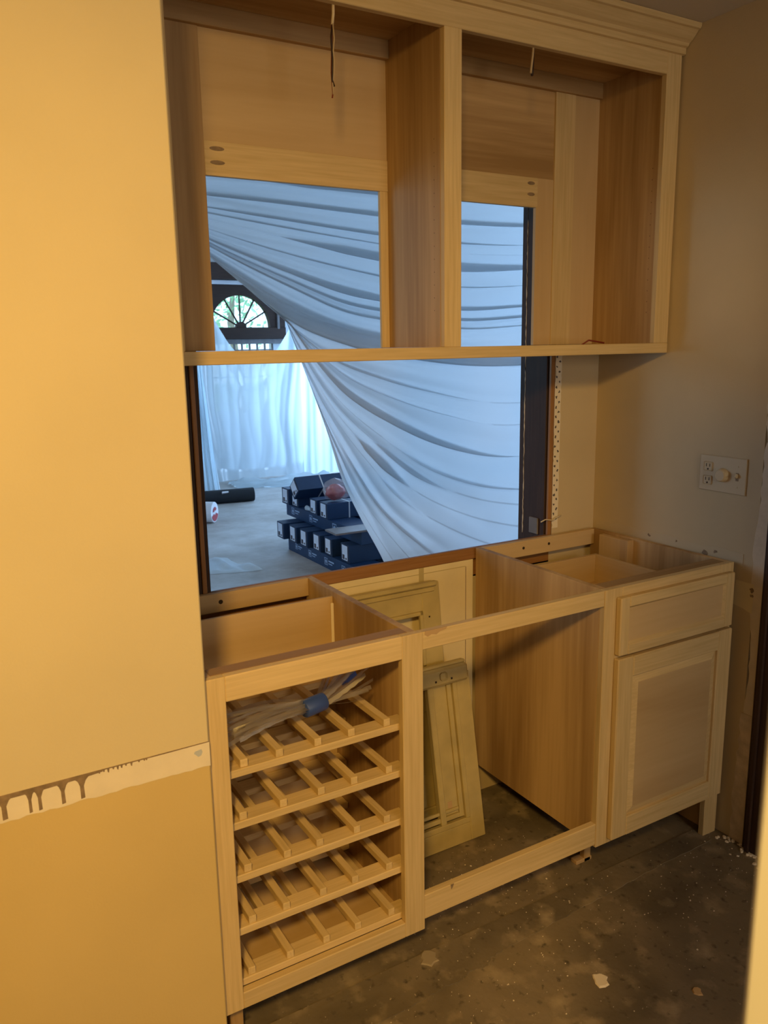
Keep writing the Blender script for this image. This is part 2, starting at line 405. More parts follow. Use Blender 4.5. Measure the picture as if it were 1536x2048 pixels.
box('sill_apron', OX0-.03, OX1+.02, WY-.013, WY+.004, .836, .873, 'oak_x', tr, bev=.003)
box('wall_board', OX0-.03, OX1+.02, WY, WY+.006, .775, .84, 'oak_x', tr, bev=0)
# strip of old printed wallpaper beside the opening
wp = root('wallpaper_strip', 'torn strip of white wallpaper with small dark floral print beside pass-through opening', 'wallpaper', (1.575, WY, .90))
rnd = random.Random(8); zz = np.linspace(.892, 1.49, 60)
bm = bmesh.new(); a = [(1.5625+rnd.uniform(-.003, .003)+.004*math.sin(z*23), z) for z in zz]; b = [(1.592+rnd.uniform(-.001, .001), z) for z in zz]
prism(bm, a+b[::-1], 1, WY-.0016, WY-.0004); emit('paper', bm, 'wallpaper', wp)
z = .925; k = 0
while z < 1.48:
    x = (1.584, 1.5715)[k % 2]
    bm = bmesh.new(); blob(bm, (x, WY-.0016, z), .0042, .0004, 9, .5, (0, -1, 0), k); emit('printed_motif', bm, 'wallpaper_print', wp)
    z += .0165; k += 1
bm = bmesh.new(); tube(bm, [(1.50, WY-.02, .925), (1.52, WY-.02, .931), (1.56, WY-.012, .922), (1.575, WY-.012, .93), (1.60, WY-.008, .934)], .002, 6)
tag(emit('loose_wire', bm, 'white_plaster', None, smooth=True, origin=(1.55, WY-.015, .92)), 'pale loose wire end poking out beside the dark jamb above counter height', 'wire')
bm = bmesh.new(); addbox(bm, 1.528, 1.5345, .615, .66, .868, .925, .002)
tag(emit('metal_bracket', bm, 'plank_grey', None, origin=(1.531, .63, .868)), 'small grey metal electrical bracket at the foot of the dark jamb', 'bracket')

# ------------------------------------------------------------------ upper cabinet
YU = .2908; UX0, UX1 = .147, 1.752; UB = 1.478; UT = 1.508; UTOP = 2.2613; BK = .563
U = root('wall_cabinet', 'unfinished wooden wall cabinet with open bays, cut-out backs and crown molding', 'cabinet', (.95, .43, UB))
box('stile', UX0, .241, YU, YU+.019, UT, UTOP+.08, 'poplar_z', U)
box('stile', .9205, .9725, YU, YU+.019, UT, UTOP, 'poplar_z', U)
box('stile', 1.693, UX1, YU, YU+.019, UT, UTOP+.08, 'poplar_z', U)
box('top_rail', .241, 1.693, YU, YU+.019, UTOP, UTOP+.08, 'poplar_x', U)
box('bottom_rail', UX0, UX1, YU-.001, YU+.019, UB, UT, 'poplar_x', U)
box('bottom_panel', UX0+.02, UX1-.02, YU+.019, BK, UT-.022, UT-.003, 'plywood_x', U, bev=0)
box('top_panel', UX0+.02, UX1-.02, YU+.019, BK, UTOP+.045, UTOP+.06, 'plywood_x', U, bev=0)
box('side_panel', UX0, UX0+.019, YU+.019, BK+.012, UB+.005, UTOP+.08, 'plywood_z', U, bev=0)
box('side_panel', 1.703, 1.722, YU+.019, BK+.012, UB+.005, UTOP+.08, 'plywood_z', U, bev=0)
box('filler_strip', 1.722, UX1, YU+.019, YU+.06, UT, UTOP+.08, 'poplar_z', U, bev=0)
box('divider_panel', .9195, .9385, YU+.019, BK+.014, UT, UTOP+.045, 'plywood_z', U, bev=0)
box('back_stile', .300, .402, BK, BK+.014, UT, UTOP, 'plywood_z', U, bev=.001)
box('back_panel', .402, .9195, BK+.004, BK+.014, 2.009, UTOP, 'maple_x', U, bev=0)
br = box('back_rail', .402, .9195, BK, BK+.014, 1.929, 2.009, 'poplar_x', U, bev=.001)
br2 = box('back_rail', .9385, 1.456, BK, BK+.014, 1.923, 2.009, 'poplar_x', U, bev=.001)
for b_, x in ((br, .434), (br2, 1.429)):
    for z in (1.992, 1.960):
        bm = bmesh.new(); disc(bm, (0, 0, 0), (0, -1, 0), 1, 1, 14)
        bmesh.ops.transform(bm, matrix=Matrix.Translation((x, BK+.0002, z)) @ Matrix.Diagonal((.019 if x < 1 else .014, .0014, .0052, 1)), verts=bm.verts)
        emit('pocket_hole', bm, 'glue', b_)
box('back_stile', .8945, .9195, BK+.001, BK+.013, UT, 1.929, 'poplar_z', U, bev=.001)
box('back_panel', .9385, 1.52, BK+.004, BK+.014, 2.009, UTOP, 'plywood_x', U, bev=0)
box('back_stile', 1.4505, 1.520, BK+.001, BK+.014, UT, 2.009, 'maple_z', U, bev=.001)
box('back_stile', 1.520, 1.600, BK-.003, BK+.014, UT, UTOP, 'poplar_z', U, bev=.001)
box('back_stile', 1.600, 1.703, BK-.001, BK+.014, UT, UTOP, 'maple_z', U, bev=.001)
box('nailer', .30, .9195, BK-.014, BK+.014, UTOP-.001, UTOP+.045, 'plywood_x', U, bev=.001)
box('nailer', .9385, 1.703, BK-.014, BK+.014, UTOP-.001, UTOP+.045, 'plywood_x', U, bev=.001)
bm = bmesh.new()
prof = [(.2915, 2.318), (.283, 2.320), (.283, 2.336), (.276, 2.3385), (.272, 2.346), (.262, 2.352), (.248, 2.366), (.243, 2.372), (.236, 2.374), (.233, 2.379), (.232, CEIL-.001), (.2915, CEIL-.001)]
prism(bm, prof, 0, .145, WX-.002); emit('crown_molding', bm, 'poplar_x', U)
bm = bmesh.new()
for k in range(14):
    addbox(bm, .9192, .9196, .335, .337, 1.6+k*.032, 1.602+k*.032)
    addbox(bm, 1.7026, 1.7032, .335, .337, 1.6+k*.032, 1.602+k*.032)
emit('nail_holes', bm, 'hole', U, kind='stuff')

# wires hanging out of the cabinet top
def wire(label, pts, y):
    t = root('hanging_wire', label, 'wire', pts[0], None)
    for nm, mat, r, pp in pts[1]:
        bm = bmesh.new(); tube(bm, pp, r, 8); emit(nm, bm, mat, t, smooth=True)
    return t
x, y = .634, .312; T = UTOP
wire('long stripped cable of dark and pale wires hanging from the wider open bay', ((x, y, T+.045), [
    ('sheath', 'wire_sheath', .0035, [(x, y, T+.045), (x-.001, y, T-.018), (x-.004, y, T-.040)]),
    ('wire', 'wire_black', .0022, [(x-.003, y, T-.036), (x-.008, y, T-.065), (x-.007, y-.002, T-.11), (x-.008, y, T-.155), (x-.003, y, T-.168)]),
    ('wire', 'wire_bare', .0016, [(x-.004, y-.002, T-.038), (x-.002, y-.004, T-.07), (x-.005, y-.003, T-.095), (x-.001, y, T-.13), (x-.007, y, T-.16), (x-.006, y, T-.185)]),
    ('wire', 'wire_red', .0018, [(x-.004, y+.003, T-.038), (x-.005, y+.003, T-.08), (x-.008, y+.003, T-.14), (x-.006, y+.002, T-.182), (x-.008, y+.002, T-.192)])]), y)
x, y = 1.215, .312
wire('short stripped cable hanging from the bay beside the light-switch wall', ((x, y, T+.045), [
    ('wire', 'wire_black', .0034, [(x, y, T+.045), (x-.001, y, T-.02), (x-.004, y-.002, T-.055), (x-.006, y-.003, T-.066)]),
    ('wire', 'wire_bare', .0030, [(x-.001, y-.004, T+.045), (x-.005, y-.003, T-.02), (x-.011, y-.005, T-.05), (x-.013, y-.006, T-.062)])]), y)
bm = bmesh.new(); tube(bm, [(1.50, .40, UT-.002), (1.52, .39, UT+.012), (1.545, .40, UT+.010), (1.575, .38, UT+.003)], .0025, 6)
tag(emit('wire_offcut', bm, 'wire_red', None, smooth=True, origin=(1.53, .39, UT-.003)), 'small dark wire offcut lying on the wall cabinet floor', 'wire')

# ------------------------------------------------------------------ wine rack base cabinet
Z1 = .876
Wc = root('wine_rack_cabinet', 'unfinished base cabinet holding five tiers of wooden bottle racks', 'cabinet', (.40, .28, 0))
XA, XB, XC = .1885, .6016, .6575
box('stile', .1455, XA, 0, .019, .108, Z1, 'poplar_z', Wc)
box('stile', XB, XC, 0, .019, .108, Z1, 'poplar_z', Wc)
box('top_rail', XA, XB, 0, .019, .822, Z1, 'poplar_x', Wc)
box('bottom_rail', XA, XB, 0, .019, .108, .148, 'poplar_x', Wc)
box('top_batten', .165, .628, .0195, .057, .857, Z1, 'plywood_x', Wc, bev=.001)
box('side_panel', .1455, .1645, .019, BK, .108, Z1, 'plywood_z', Wc, bev=0)
box('side_panel', .6285, .6475, .019, BK, .108, Z1-.0005, 'plywood_z', Wc, bev=.0008)
box('back_panel', .1645, .6285, .395, .404, .12, .862, 'maple_x', Wc, bev=.001)
box('bottom_panel', .1645, .6285, .019, .395, .118, .132, 'maple_x', Wc, bev=0)
na = box('nailer', .1645, .6285, .545, .563, .824, Z1, 'maple_x', Wc)
bm = bmesh.new(); disc(bm, (.37, .5452, .852), (0, -1, 0), .006, .0012, 12); emit('screw_hole', bm, 'hole', na)
box('glue_bead', .620, .6285, .388, .3945, .60, .845, 'chip_white', Wc, bev=.002)
box('toe_leg', .600, .628, .115, .135, 0, .108, 'plywood_z', Wc)
box('toe_leg', .17, .20, .045, .065, 0, .108, 'plywood_z', Wc)
SL = (.223, .311, .398, .485, .573)
for k, zt in enumerate((.6585, .5395, .415, .2885, .1635)):
    tr_ = root('rack_tier', None, None, (0, 0, 0)); tr_.parent = Wc; tr_.location = Vector((.40, .20, zt)) - Wc.location
    box('front_board', .166, .627, .0205, .066, zt-.0175, zt, 'poplar_x', tr_)
    box('back_board', .166, .627, .335, .385, zt-.0175, zt, 'poplar_x', tr_)
    for x in SL:
        dx = .004*((k*7+int(x*50)) % 3-1)
        box('slat', x-.0085+dx, x+.0085+dx, .024, .380, zt+.0003, zt+.0175, 'poplar_y', tr_, bev=.001)

# bundle of clear notched plastic strips with a blue band, lying on the top tier
bx, by, bz = .41, .085, .715
c = at(628, 1410, 1, .085); bx, bz = c.x, max(c.z, .70)
B = root('strip_bundle', 'bundle of clear notched plastic strips held by a blue band on top rack tier', 'plastic strips', (bx, by, .676))
rnd = random.Random(21)
A0 = at(462, 1455, 1, .05); A1 = at(745, 1365, 1, .13)
for k in range(30):
    ang = rnd.uniform(0, 2*math.pi); rr = .015*math.sqrt(rnd.random())
    oy, oz = rr*math.cos(ang), rr*math.sin(ang)
    le = Vector((.205+rnd.uniform(-.012, .05), .060+rnd.uniform(-.026, .085), .694+rnd.uniform(0, .046)))
    re = Vector((.560+rnd.uniform(-.05, .035), .13+rnd.uniform(-.06, .085), .705+rnd.uniform(0, .085)))
    mid = Vector((bx, by+oy, bz+oz))
    bm = bmesh.new(); prev = None; n = 26; wid = .0055
    tw = rnd.uniform(-.6, .6)
    for i in range(n+1):
        s = i/n
        if s < .5: p = le.lerp(mid, s*2); p.z += .010*math.sin(s*2*math.pi); p.y += oy*1.2*math.sin(s*2*math.pi)
        else: p = mid.lerp(re, s*2-1); p.z -= .004*math.sin((s*2-1)*math.pi)
        if p.z < .6795: p.z = .6795
        sd = Vector((0, math.cos(tw+ang), math.sin(tw+ang)))
        wv = wid*(1 if i % 2 else .72)
        a = bm.verts.new(p+sd*wv); b = bm.verts.new(p-sd*wid)
        if prev: bm.faces.new((prev[0], a, b, prev[1]))
        prev = (a, b)
    bmesh.ops.solidify(bm, geom=bm.faces[:], thickness=.0011)
    emit('plastic_strip', bm, 'clear_strip', B)
bm = bmesh.new(); ax = (A1-A0).normalized(); ax = Vector((1, .18, .05)).normalized(); c = Vector((bx, by, bz))
tube(bm, [c-ax*.028, c-ax*.026, c, c+ax*.026, c+ax*.028], [.0190, .0202, .0205, .0202, .0190], 20); emit('blue_band', bm, 'tape_blue', B, smooth=True)
c2 = Vector((.535, .135, .744)); bm = bmesh.new(); addbox(bm, c2.x-.022, c2.x+.022, c2.y-.002, c2.y+.002, c2.z-.007, c2.z+.007, .001, Matrix.Rotation(-.5, 3, 'Y'), c2); emit('tape_tab', bm, 'tape_blue', B)

# ------------------------------------------------------------------ open middle bay rails
XD = 1.2275
Mb = root('bay_frame', 'pale wooden top and bottom rails framing the open middle bay', 'cabinet frame', (.94, .01, .13))
box('top_rail', XC, XD, .002, .021, .832, Z1-.001, 'poplar_x', Mb)
box('bottom_rail', XC, XD, .002, .021, .134, .199, 'poplar_x', Mb)
bm = bmesh.new(); prism(bm, [(.664, .876), (.725, .8765), (.722, .871), (.704, .868), (.695, .863), (.682, .866), (.671, .862), (.663, .868)], 1, .0012, .0024); emit('splintered_wood', bm, 'cut_wood', Mb)
bm = bmesh.new(); prism(bm, [(.735, .1992), (.745, .1992), (.741, .190), (.737, .186)], 1, .0012, .0024); emit('knot', bm, 'glue', Mb)

# painted board on the back wall inside the bay
bb = root('trim_3', None, None, (.95, WY, .27), kind='structure')
box('wall_board', .66, 1.2265, WY-.010, WY-.0005, .27, .836, 'bay_paint', bb, bev=.001)
box('board_bead', 1.196, 1.198, WY-.0107, WY-.0095, .27, .815, 'glue', bb, bev=0)
box('board_bead', .66, 1.196, WY-.0107, WY-.0095, .8155, .8175, 'old_paint', bb, bev=0)
box('darker_strip', 1.018, 1.036, WY-.0106, WY-.0098, .76, .836, 'old_paint', bb, bev=0)  # narrow upright strip, darker than the board
box('baseboard', .66, 1.2265, WY-.014, WY-.0005, 0, .09, 'old_paint', bb, bev=.002)

# old painted frame doors leaning in the bay
def lean(name, label, x0, w, h, th, y_bot, y_top, build):
    r = root(name, label, 'door', (x0+w/2, y_bot, 0))
    ang = math.atan2(y_top-y_bot, h)
    R = Matrix.Rotation(-ang, 3, 'X')
    def part(nm, a, b, c, d, ys, ye, mat='old_paint', bev=.002, par=r):
        """a..b along the width, c..d up the height, ys..ye in thickness (0 = front face)"""
        bm = bmesh.new(); addbox(bm, x0+a, x0+b, y_bot+ys, y_bot+ye, .003+c, .003+d, bev, R, Vector((x0, y_bot, .003)))
        return emit(nm, bm, mat, par)
    build(part); return r
def tall(p):
    W, H, T = .395, .80, .026
    p('stile', 0, .065, 0, H, 0, T); p('stile', W-.065, W, 0, H, 0, T)
    p('rail', .065, W-.065, H-.085, H, 0, T); p('rail', .065, W-.065, 0, .09, 0, T); p('rail', .065, W-.065, .40, .47, 0, T)
    p('panel', .065, W-.065, .09, .40, .008, .016)
    p('panel', .065, W-.065, .47, .545, .008, .016)
    p('head_molding', 0, W-.012, H-.012, H+.002, -.010, T, bev=.004); p('head_molding', 0, W-.020, H-.028, H-.014, -.005, 0)
    p('inner_bead', W-.077, W-.065, .545, H-.085, -.003, .010); p('inner_bead', .065, W-.065, H-.097, H-.085, -.003, .010)
    p('inner_bead', .065, .077, .545, H-.085, -.003, .010)
    k = p('hole', W-.045, W-.040, H-.108, H-.103, -.0008, .002, 'hole', 0)
lean('frame_door', 'tall old yellow-painted frame door with an empty upper pane, leaning against bay wall', .672, .385, .80, .026, .445, .540, tall)
def short(p):
    W, H, T = .435, .555, .024
    p('stile', 0, .052, 0, H, 0, T); p('stile', W-.052, W, 0, H-.03, 0, T)
    p('bottom_rail', .052, W-.052, 0, .058, 0, T); p('top_rail', 0, W-.008, H-.055, H, -.012, T, bev=.008)
    p('cap_bead', 0, W-.012, H, H+.010, -.004, T-.004, bev=.003)
    p('inner_bead', .052, W-.052, .058, .075, -.002, .016); p('inner_bead', W-.068, W-.052, .075, H-.055, -.005, .016)
    p('inner_bead', .052, W-.085, .082, .096, .003, .016); p('inner_bead', .052, W-.085, .104, .114, .006, .016)
    p('mullion', W-.158, W-.138, .075, H-.055, -.002, .020)
    p('panel', W-.138, W-.068, .075, H-.055, .014, .019); p('inner_bead', W-.084, W-.068, .08, H-.058, .005, .014)
    for x_ in (.30, .358): p('screw_hole', x_, x_+.006, H-.040, H-.034, -.0128, -.010, 'hole', 0)
    p('latch_recess', .318, .345, H-.038, H-.012, -.0125, -.011, 'old_paint', .006)
    p('knot', W-.120, W-.104, .115, .135, .0132, .015, 'cut_wood', 0)
lean('frame_door', 'short old yellow-painted frame door with a narrow panel, leaning in front of the taller one', .688, .435, .555, .024, .362, .463, short)

# ------------------------------------------------------------------ right base cabinet with drawer and door
Rc = root('drawer_base_cabinet', 'unfinished base cabinet with one drawer above a panelled door', 'cabinet', (1.49, .28, 0))
box('stile', XD, 1.292, 0, .019, .126, Z1, 'poplar_z', Rc)
box('stile', 1.690, 1.7475, 0, .019, 0, Z1, 'poplar_z', Rc)
box('top_rail', 1.292, 1.690, 0, .019, .838, Z1, 'poplar_x', Rc)
box('mid_rail', 1.292, 1.690, 0, .019, .668, .705, 'poplar_x', Rc)
box('bottom_rail', 1.292, 1.690, 0, .019, .126, .165, 'poplar_x', Rc)
box('top_batten', 1.247, 1.728, .0195, .060, .857, Z1, 'plywood_x', Rc, bev=.001)
box('side_panel', XD, XD+.019, .019, BK, .126, Z1-.0005, 'plywood_z', Rc, bev=.0008)
box('side_panel', 1.7285, 1.7475, .019, BK, 0, Z1-.0005, 'plywood_z', Rc, bev=.0008)
na = box('nailer', XD+.019, 1.7285, .545, BK, .823, Z1, 'maple_x', Rc)
for x_ in (1.41, 1.52):
    bm = bmesh.new(); disc(bm, (x_, .5452, .852), (0, -1, 0), .0048, .0012, 12); emit('screw_hole', bm, 'hole', na)
box('corner_block', 1.706, 1.728, .40, .50, .78, .868, 'maple_z', Rc)
box('corner_block', 1.700, 1.728, .365, .40, .76, .872, 'plywood_z', Rc)
box('bottom_panel', XD+.019, 1.7285, .019, BK, .142, .158, 'plywood_x', Rc, bev=0)
box('toe_leg', XD+.06, XD+.085, .10, .12, 0, .142, 'plywood_z', Rc)
box('toe_leg', XD+.03, XD+.09, .10, .125, 0, .012, 'cut_wood', Rc)
dr = root('drawer_box', None, None, (0, 0, 0)); dr.parent = Rc; dr.location = Vector((1.49, .2, .71))-Rc.location
D0, D1, DY0, DY1, DZ0, DZ1 = 1.30, 1.668, .06, .475, .705, .812
box('drawer_side', D0, D0+.014, DY0, DY1, DZ0, DZ1, 'maple_y', dr); box('drawer_side', D1-.014, D1, DY0, DY1, DZ0, DZ1, 'maple_y', dr)
box('drawer_back', D0+.014, D1-.014, DY1-.014, DY1, DZ0, DZ1, 'maple_x', dr); box('drawer_subfront', D0+.014, D1-.014, DY0, DY0+.014, DZ0, DZ1, 'maple_x', dr)
box('drawer_bottom', D0+.014, D1-.014, DY0+.014, DY1-.014, DZ0+.008, DZ0+.014, 'maple_x', dr, bev=0)
FR = -.0195
def framed(nm, x0, x1, z0, z1, st, rl, extra, rz=False):
    f = root(nm, None, None, (0, 0, 0)); f.parent = Rc; f.location = Vector(((x0+x1)/2, -.01, z0))-Rc.location
    box('frame_stile', x0, x0+st, FR, -.0005, z0, z1, 'poplar_z', f, bev=.003); box('frame_stile', x1-st, x1, FR, -.0005, z0, z1, 'poplar_z', f, bev=.003)
    box('frame_rail', x0+st, x1-st, FR, -.0005, z1-rl, z1, 'poplar_x', f, bev=.002); box('frame_rail', x0+st, x1-st, FR, -.0005, z0, z0+rl, 'poplar_x', f, bev=.002)
    a, b, c, d = x0+st, x1-st, z0+rl, z1-rl
    s = extra   # sloped sticking around the recessed panel, four mitred strips
    for q in (((a, c), (b, c), (b-s, c+s), (a+s, c+s)), ((a, d), (b, d), (b-s, d-s), (a+s, d-s)), ((a, c), (a, d), (a+s, d-s), (a+s, c+s)), ((b, c), (b, d), (b-s, d-s), (b-s, c+s))):
        bm = bmesh.new(); v = [bm.verts.new((p[0], (FR+.0105 if i < 2 else FR+.0035) if rz else (FR+.0025 if i < 2 else FR+.0095), p[1])) for i, p in enumerate(q)]
        v2 = [bm.verts.new((x_.co.x, -.002, x_.co.z)) for x_ in v]
        bm.faces.new(v); bm.faces.new(v2[::-1])
        for i in range(4): bm.faces.new((v[i], v2[i], v2[(i+1) % 4], v[(i+1) % 4]))
        emit('panel_bead', bm, 'poplar_x', f)
    box('panel', a+s-(0 if rz else .001), b-s+(0 if rz else .001), FR+(.0036 if rz else .0095), -.002, c+s-.001, d-s+.001, 'maple_x', f, bev=0)
    return f
framed('drawer_front', 1.268, 1.7305, .690, .852, .034, .028, .006)
framed('door', 1.2675, 1.7345, .143, .681, .058, .058, .024, True)

# ------------------------------------------------------------------ wall plate on the right wall
P = root('switch_plate', 'wide painted-over wall plate with outlet, round dimmer knob and toggle switch', 'switch plate', (WX, .067, 1.125))
box('plate', WX-.004, WX-.0005, -.013, .147, 1.072, 1.179, 'plate_paint', P, bev=.002)
for zc in (1.145, 1.104):
    bm = bmesh.new(); addbox(bm, WX-.0060, WX-.003, .101, .132, zc-.014, zc+.014, .003); o_ = emit('outlet_face', bm, 'plate_paint', P)
    for dy in (-.006, .006):
        bm = bmesh.new(); addbox(bm, WX-.0066, WX-.0055, .1165+dy-.001, .1165+dy+.001, zc-.001, zc+.008); emit('slot', bm, 'hole', o_)
    bm = bmesh.new(); disc(bm, (WX-.0055, .1165, zc-.008), (-1, 0, 0), .0026, .0012, 10); emit('slot', bm, 'hole', o_)
bm = bmesh.new(); tube(bm, [(WX-.0035, .066, 1.124), (WX-.008, .066, 1.124), (WX-.016, .066, 1.124), (WX-.019, .066, 1.124)], [.021, .020, .0185, .015], 24); emit('dimmer_knob', bm, 'plate_paint', P)
bm = bmesh.new(); addbox(bm, WX-.0046, WX-.003, .012, .022, 1.112, 1.136, .0005); o_ = emit('switch_slot', bm, 'glue', P)
bm = bmesh.new(); addbox(bm, WX-.013, WX-.004, .0135, .0205, 1.120, 1.132, .001, Matrix.Rotation(.5, 3, 'Y'), Vector((WX-.006, .017, 1.126))); emit('toggle', bm, 'plate_paint', P)
for yy in (.017,):
    for zz in (1.094, 1.154):
        bm = bmesh.new(); disc(bm, (WX-.0038, yy, zz), (-1, 0, 0), .0032, .0012, 10); emit('screw', bm, 'plate_paint', P)

# ------------------------------------------------------------------ floor debris and the edge of a torn floor layer
bm = bmesh.new(); rnd = random.Random(2)
edge = [(.05, -.128), (.30, -.108), (.503, -.088), (.60, -.083), (.66, -.078), (.70, -.085), (.745, -.070), (.79, -.080), (.815, -.060), (.90, -.055), (1.056, -.048), (1.25, -.040), (1.45, -.03), (1.735, -.025)]
pts = []
for (a, b), (c, d) in zip(edge, edge[1:]):
    for k in range(8):
        t = k/8; pts.append((a+(c-a)*t, b+(d-b)*t+rnd.uniform(-.0025, .0025)))
pts += [(1.735, .04), (.05, .04)]
prism(bm, pts, 2, .0, .0022)
tag(emit('floor_layer', bm, 'subfloor', None, origin=(.9, 0, 0)), 'torn thin layer of old flooring along the cabinet fronts', 'flooring')
def chip(nm, label, px, py, r, h, mat, seed, seg=12, z=0.0):
    p = at(px, py, 2, z)
    bm = bmesh.new(); blob(bm, (p.x, p.y, z), r, h, seg, .42, (0, 0, 1), seed)
    return tag(emit(nm, bm, mat, None, origin=(p.x, p.y, z)), label, 'debris')
chip('paint_chip', 'large white paint chip lying on the dark floor', 1199, 1958, .022, .003, 'chip_white', 4)
chip('wood_chip', 'small tan wood chip on the dark floor near the open door', 1396, 1983, .011, .003, 'chip_tan', 5, 8)
chip('plaster_flake', 'flat greyish plaster flake on the floor below the wine rack cabinet', 856, 1917, .024, .0022, 'chip_grey', 6, z=.0022)
chip('plaster_flake', 'ragged white plaster flake in the torn edge below the rack', 712, 2008, .011, .002, 'chip_white', 9)
bm = bmesh.new(); rnd = random.Random(77)
for k in range(330):
    x_ = rnd.uniform(.2, 1.73); y_ = rnd.gauss(-.12, .14)
    if y_ > .04 or y_ < -.7 or (y_ > -.02 and x_ < .66): continue
    z_ = .0022 if y_ > -.03 and y_ < .04 else 0
    blob(bm, (x_, y_, z_), abs(rnd.gauss(0, .0009))+.0004, .0012, 5, .4, (0, 0, 1), k)
for k in range(120):
    x_ = rnd.uniform(.68, 1.22); y_ = rnd.uniform(.04, .34)
    blob(bm, (x_, y_, 0), abs(rnd.gauss(0, .0008))+.0004, .0012, 5, .4, (0, 0, 1), k)
o = tag(emit('plaster_crumbs', bm, 'chip_white', None, origin=(.9, 0, 0)), 'fine white plaster crumbs scattered over the dark floor', 'debris'); o['kind'] = 'stuff'
bm = bmesh.new()
for k in range(60):
    x_ = WX-.012-abs(rnd.gauss(0, .018)); y_ = rnd.uniform(-.26, -.02)
    blob(bm, (x_, y_, 0), rnd.uniform(.002, .007), rnd.uniform(.002, .007), 7, .4, (0, 0, 1), k)
o = tag(emit('plaster_rubble', bm, 'chip_white', None, origin=(1.74, -.13, 0)), 'crumbled plaster heaped at the foot of the broken wall edge', 'debris'); o['kind'] = 'stuff'

# ------------------------------------------------------------------ the room beyond
FY = 8.2
box('floor_far', -1.5, 6.5, .75, FY+.15, -.06, 0, 'dusty_floor', kind='structure', bev=0)
box('ceiling_far', -1.5, 6.5, .72, FY+.15, 2.95, 3.03, 'ceiling_paint', kind='structure', bev=0)
wfl = root('wall_far_left', None, None, (-1.45, 4, 0), kind='structure')
for a in ((.72, 2.8, 0, 2.95), (4.4, FY, 0, 2.95), (2.8, 4.4, 0, .8), (2.8, 4.4, 2.4, 2.95)):
    box('wall_piece', -1.55, -1.45, a[0], a[1], a[2], a[3], 'far_wall_paint', wfl, bev=0)
wfr = root('wall_far_right', None, None, (6.45, 4, 0), kind='structure')
for a in ((.72, 4.1, 0, 2.95), (5.7, FY, 0, 2.95), (4.1, 5.7, 0, .8), (4.1, 5.7, 2.4, 2.95)):
    box('wall_piece', 6.45, 6.55, a[0], a[1], a[2], a[3], 'far_wall_paint', wfr, bev=0)
# far wall: dark panelled window wall with a fanlight over a small-paned window
hub = at(481, 655, 1, FY); RAD = (at(539, 655, 1, FY)-hub).x
lw0 = hub.x-RAD*1.02; lw1 = hub.x+RAD*1.08
ZL = at(500, 688, 1, FY).z; ZD = at(500, 678, 1, FY).z
wf = root('wall_far', None, None, (hub.x, FY, 0), kind='structure')
fx0, fx1 = hub.x-RAD*1.55, at(568, 640, 1, FY).x
ztop = at(440, 569, 1, FY).z
for a in ((-1.5, fx0, 0, 2.95), (fx1, 4.6, 0, 2.95), (4.6, 6.2, 0, .8), (4.6, 6.2, 2.3, 2.95), (6.2, 6.5, 0, 2.95), (fx0, fx1, ztop+.05, 2.95), (fx0, lw0, 0, ZL), (lw1, fx1, 0, ZL), (lw0, lw1, 0, .75)):
    box('wall_piece', a[0], a[1], FY, FY+.12, a[2], a[3], 'far_wall_paint', wf, bev=0)
W1 = root('window_1', None, None, (hub.x, FY, .75), kind='structure')
bm = bmesh.new()     # dark panel with the half-round hole
n = 28
arc = [(hub.x+RAD*math.cos(math.pi*k/n), hub.z+RAD*math.sin(math.pi*k/n)) for k in range(n+1)]
outer = []
for k in range(n+1):
    a = math.pi*k/n; dx, dz = math.cos(a), math.sin(a)
    t = min(((fx1-hub.x)/dx) if dx > 1e-6 else 9, ((fx0-hub.x)/dx) if dx < -1e-6 else 9, ((ztop-hub.z)/dz) if dz > 1e-6 else 9)
    outer.append((hub.x+dx*t, hub.z+dz*t))
for yv in (FY-.03, FY+.05):
    A = [bm.verts.new((p[0], yv, p[1])) for p in arc]; O = [bm.verts.new((p[0], yv, p[1])) for p in outer]
    for k in range(n): bm.faces.new((A[k], A[k+1], O[k+1], O[k]))
    if yv < FY: A0_, O0_ = A, O
for k in range(n):
    bm.faces.new((A0_[k], A0_[k+1], A[k+1], A[k])); bm.faces.new((O0_[k], O0_[k+1], O[k+1], O[k]))
for k in (0, n):
    bm.faces.new((A0_[k], O0_[k], O[k], A[k]))
# fill the two top corners of the panel
emit('arched_panel', bm, 'dark_x', W1)
box('corner_panel', fx0, hub.x-RAD*.7, FY-.022, FY+.04, hub.z+RAD*1.05, ztop, 'dark_x', W1, bev=0)
box('corner_panel', hub.x+RAD*.7, fx1, FY-.022, FY+.04, hub.z+RAD*1.05, ztop, 'dark_x', W1, bev=0)
box('transom_rail', fx0, fx1, FY-.05, FY+.06, ZD, hub.z, 'dark_x', W1, bev=.004)
box('window_head', fx0, fx1, FY-.02, FY+.05, ZL, ZD, 'plank_grey', W1, bev=.003)
box('side_casing', hub.x+RAD*1.22, hub.x+RAD*1.30, FY-.06, FY-.02, hub.z-.02, ztop, 'plank_grey', W1, bev=.004)
box('cornice', -1.4, 6.4, FY-.10, FY-.0, ztop, ztop+.045, 'roll_white', W1, bev=.004)
box('dark_beam', -1.4, 4.5, FY-.16, FY-.0, ztop+.05, ztop+.24, 'dark_x', W1, bev=.004)
bm = bmesh.new(); prism(bm, [(hub.x+.12*RAD*1.0*math.cos(math.pi*k/10)*1.45, hub.z+.18*RAD*math.sin(math.pi*k/10)) for k in range(11)], 1, FY-.035, FY+.02); emit('hub', bm, 'dark_x', W1)
for k in range(1, 6):
    a = math.pi*k/6; d = Vector((math.cos(a), 0, math.sin(a)))
    bm = bmesh.new(); tube(bm, [Vector((hub.x, FY, hub.z))+d*RAD*.12, Vector((hub.x, FY, hub.z))+d*RAD*1.03], .010, 6); emit('spoke', bm, 'dark_z', W1)
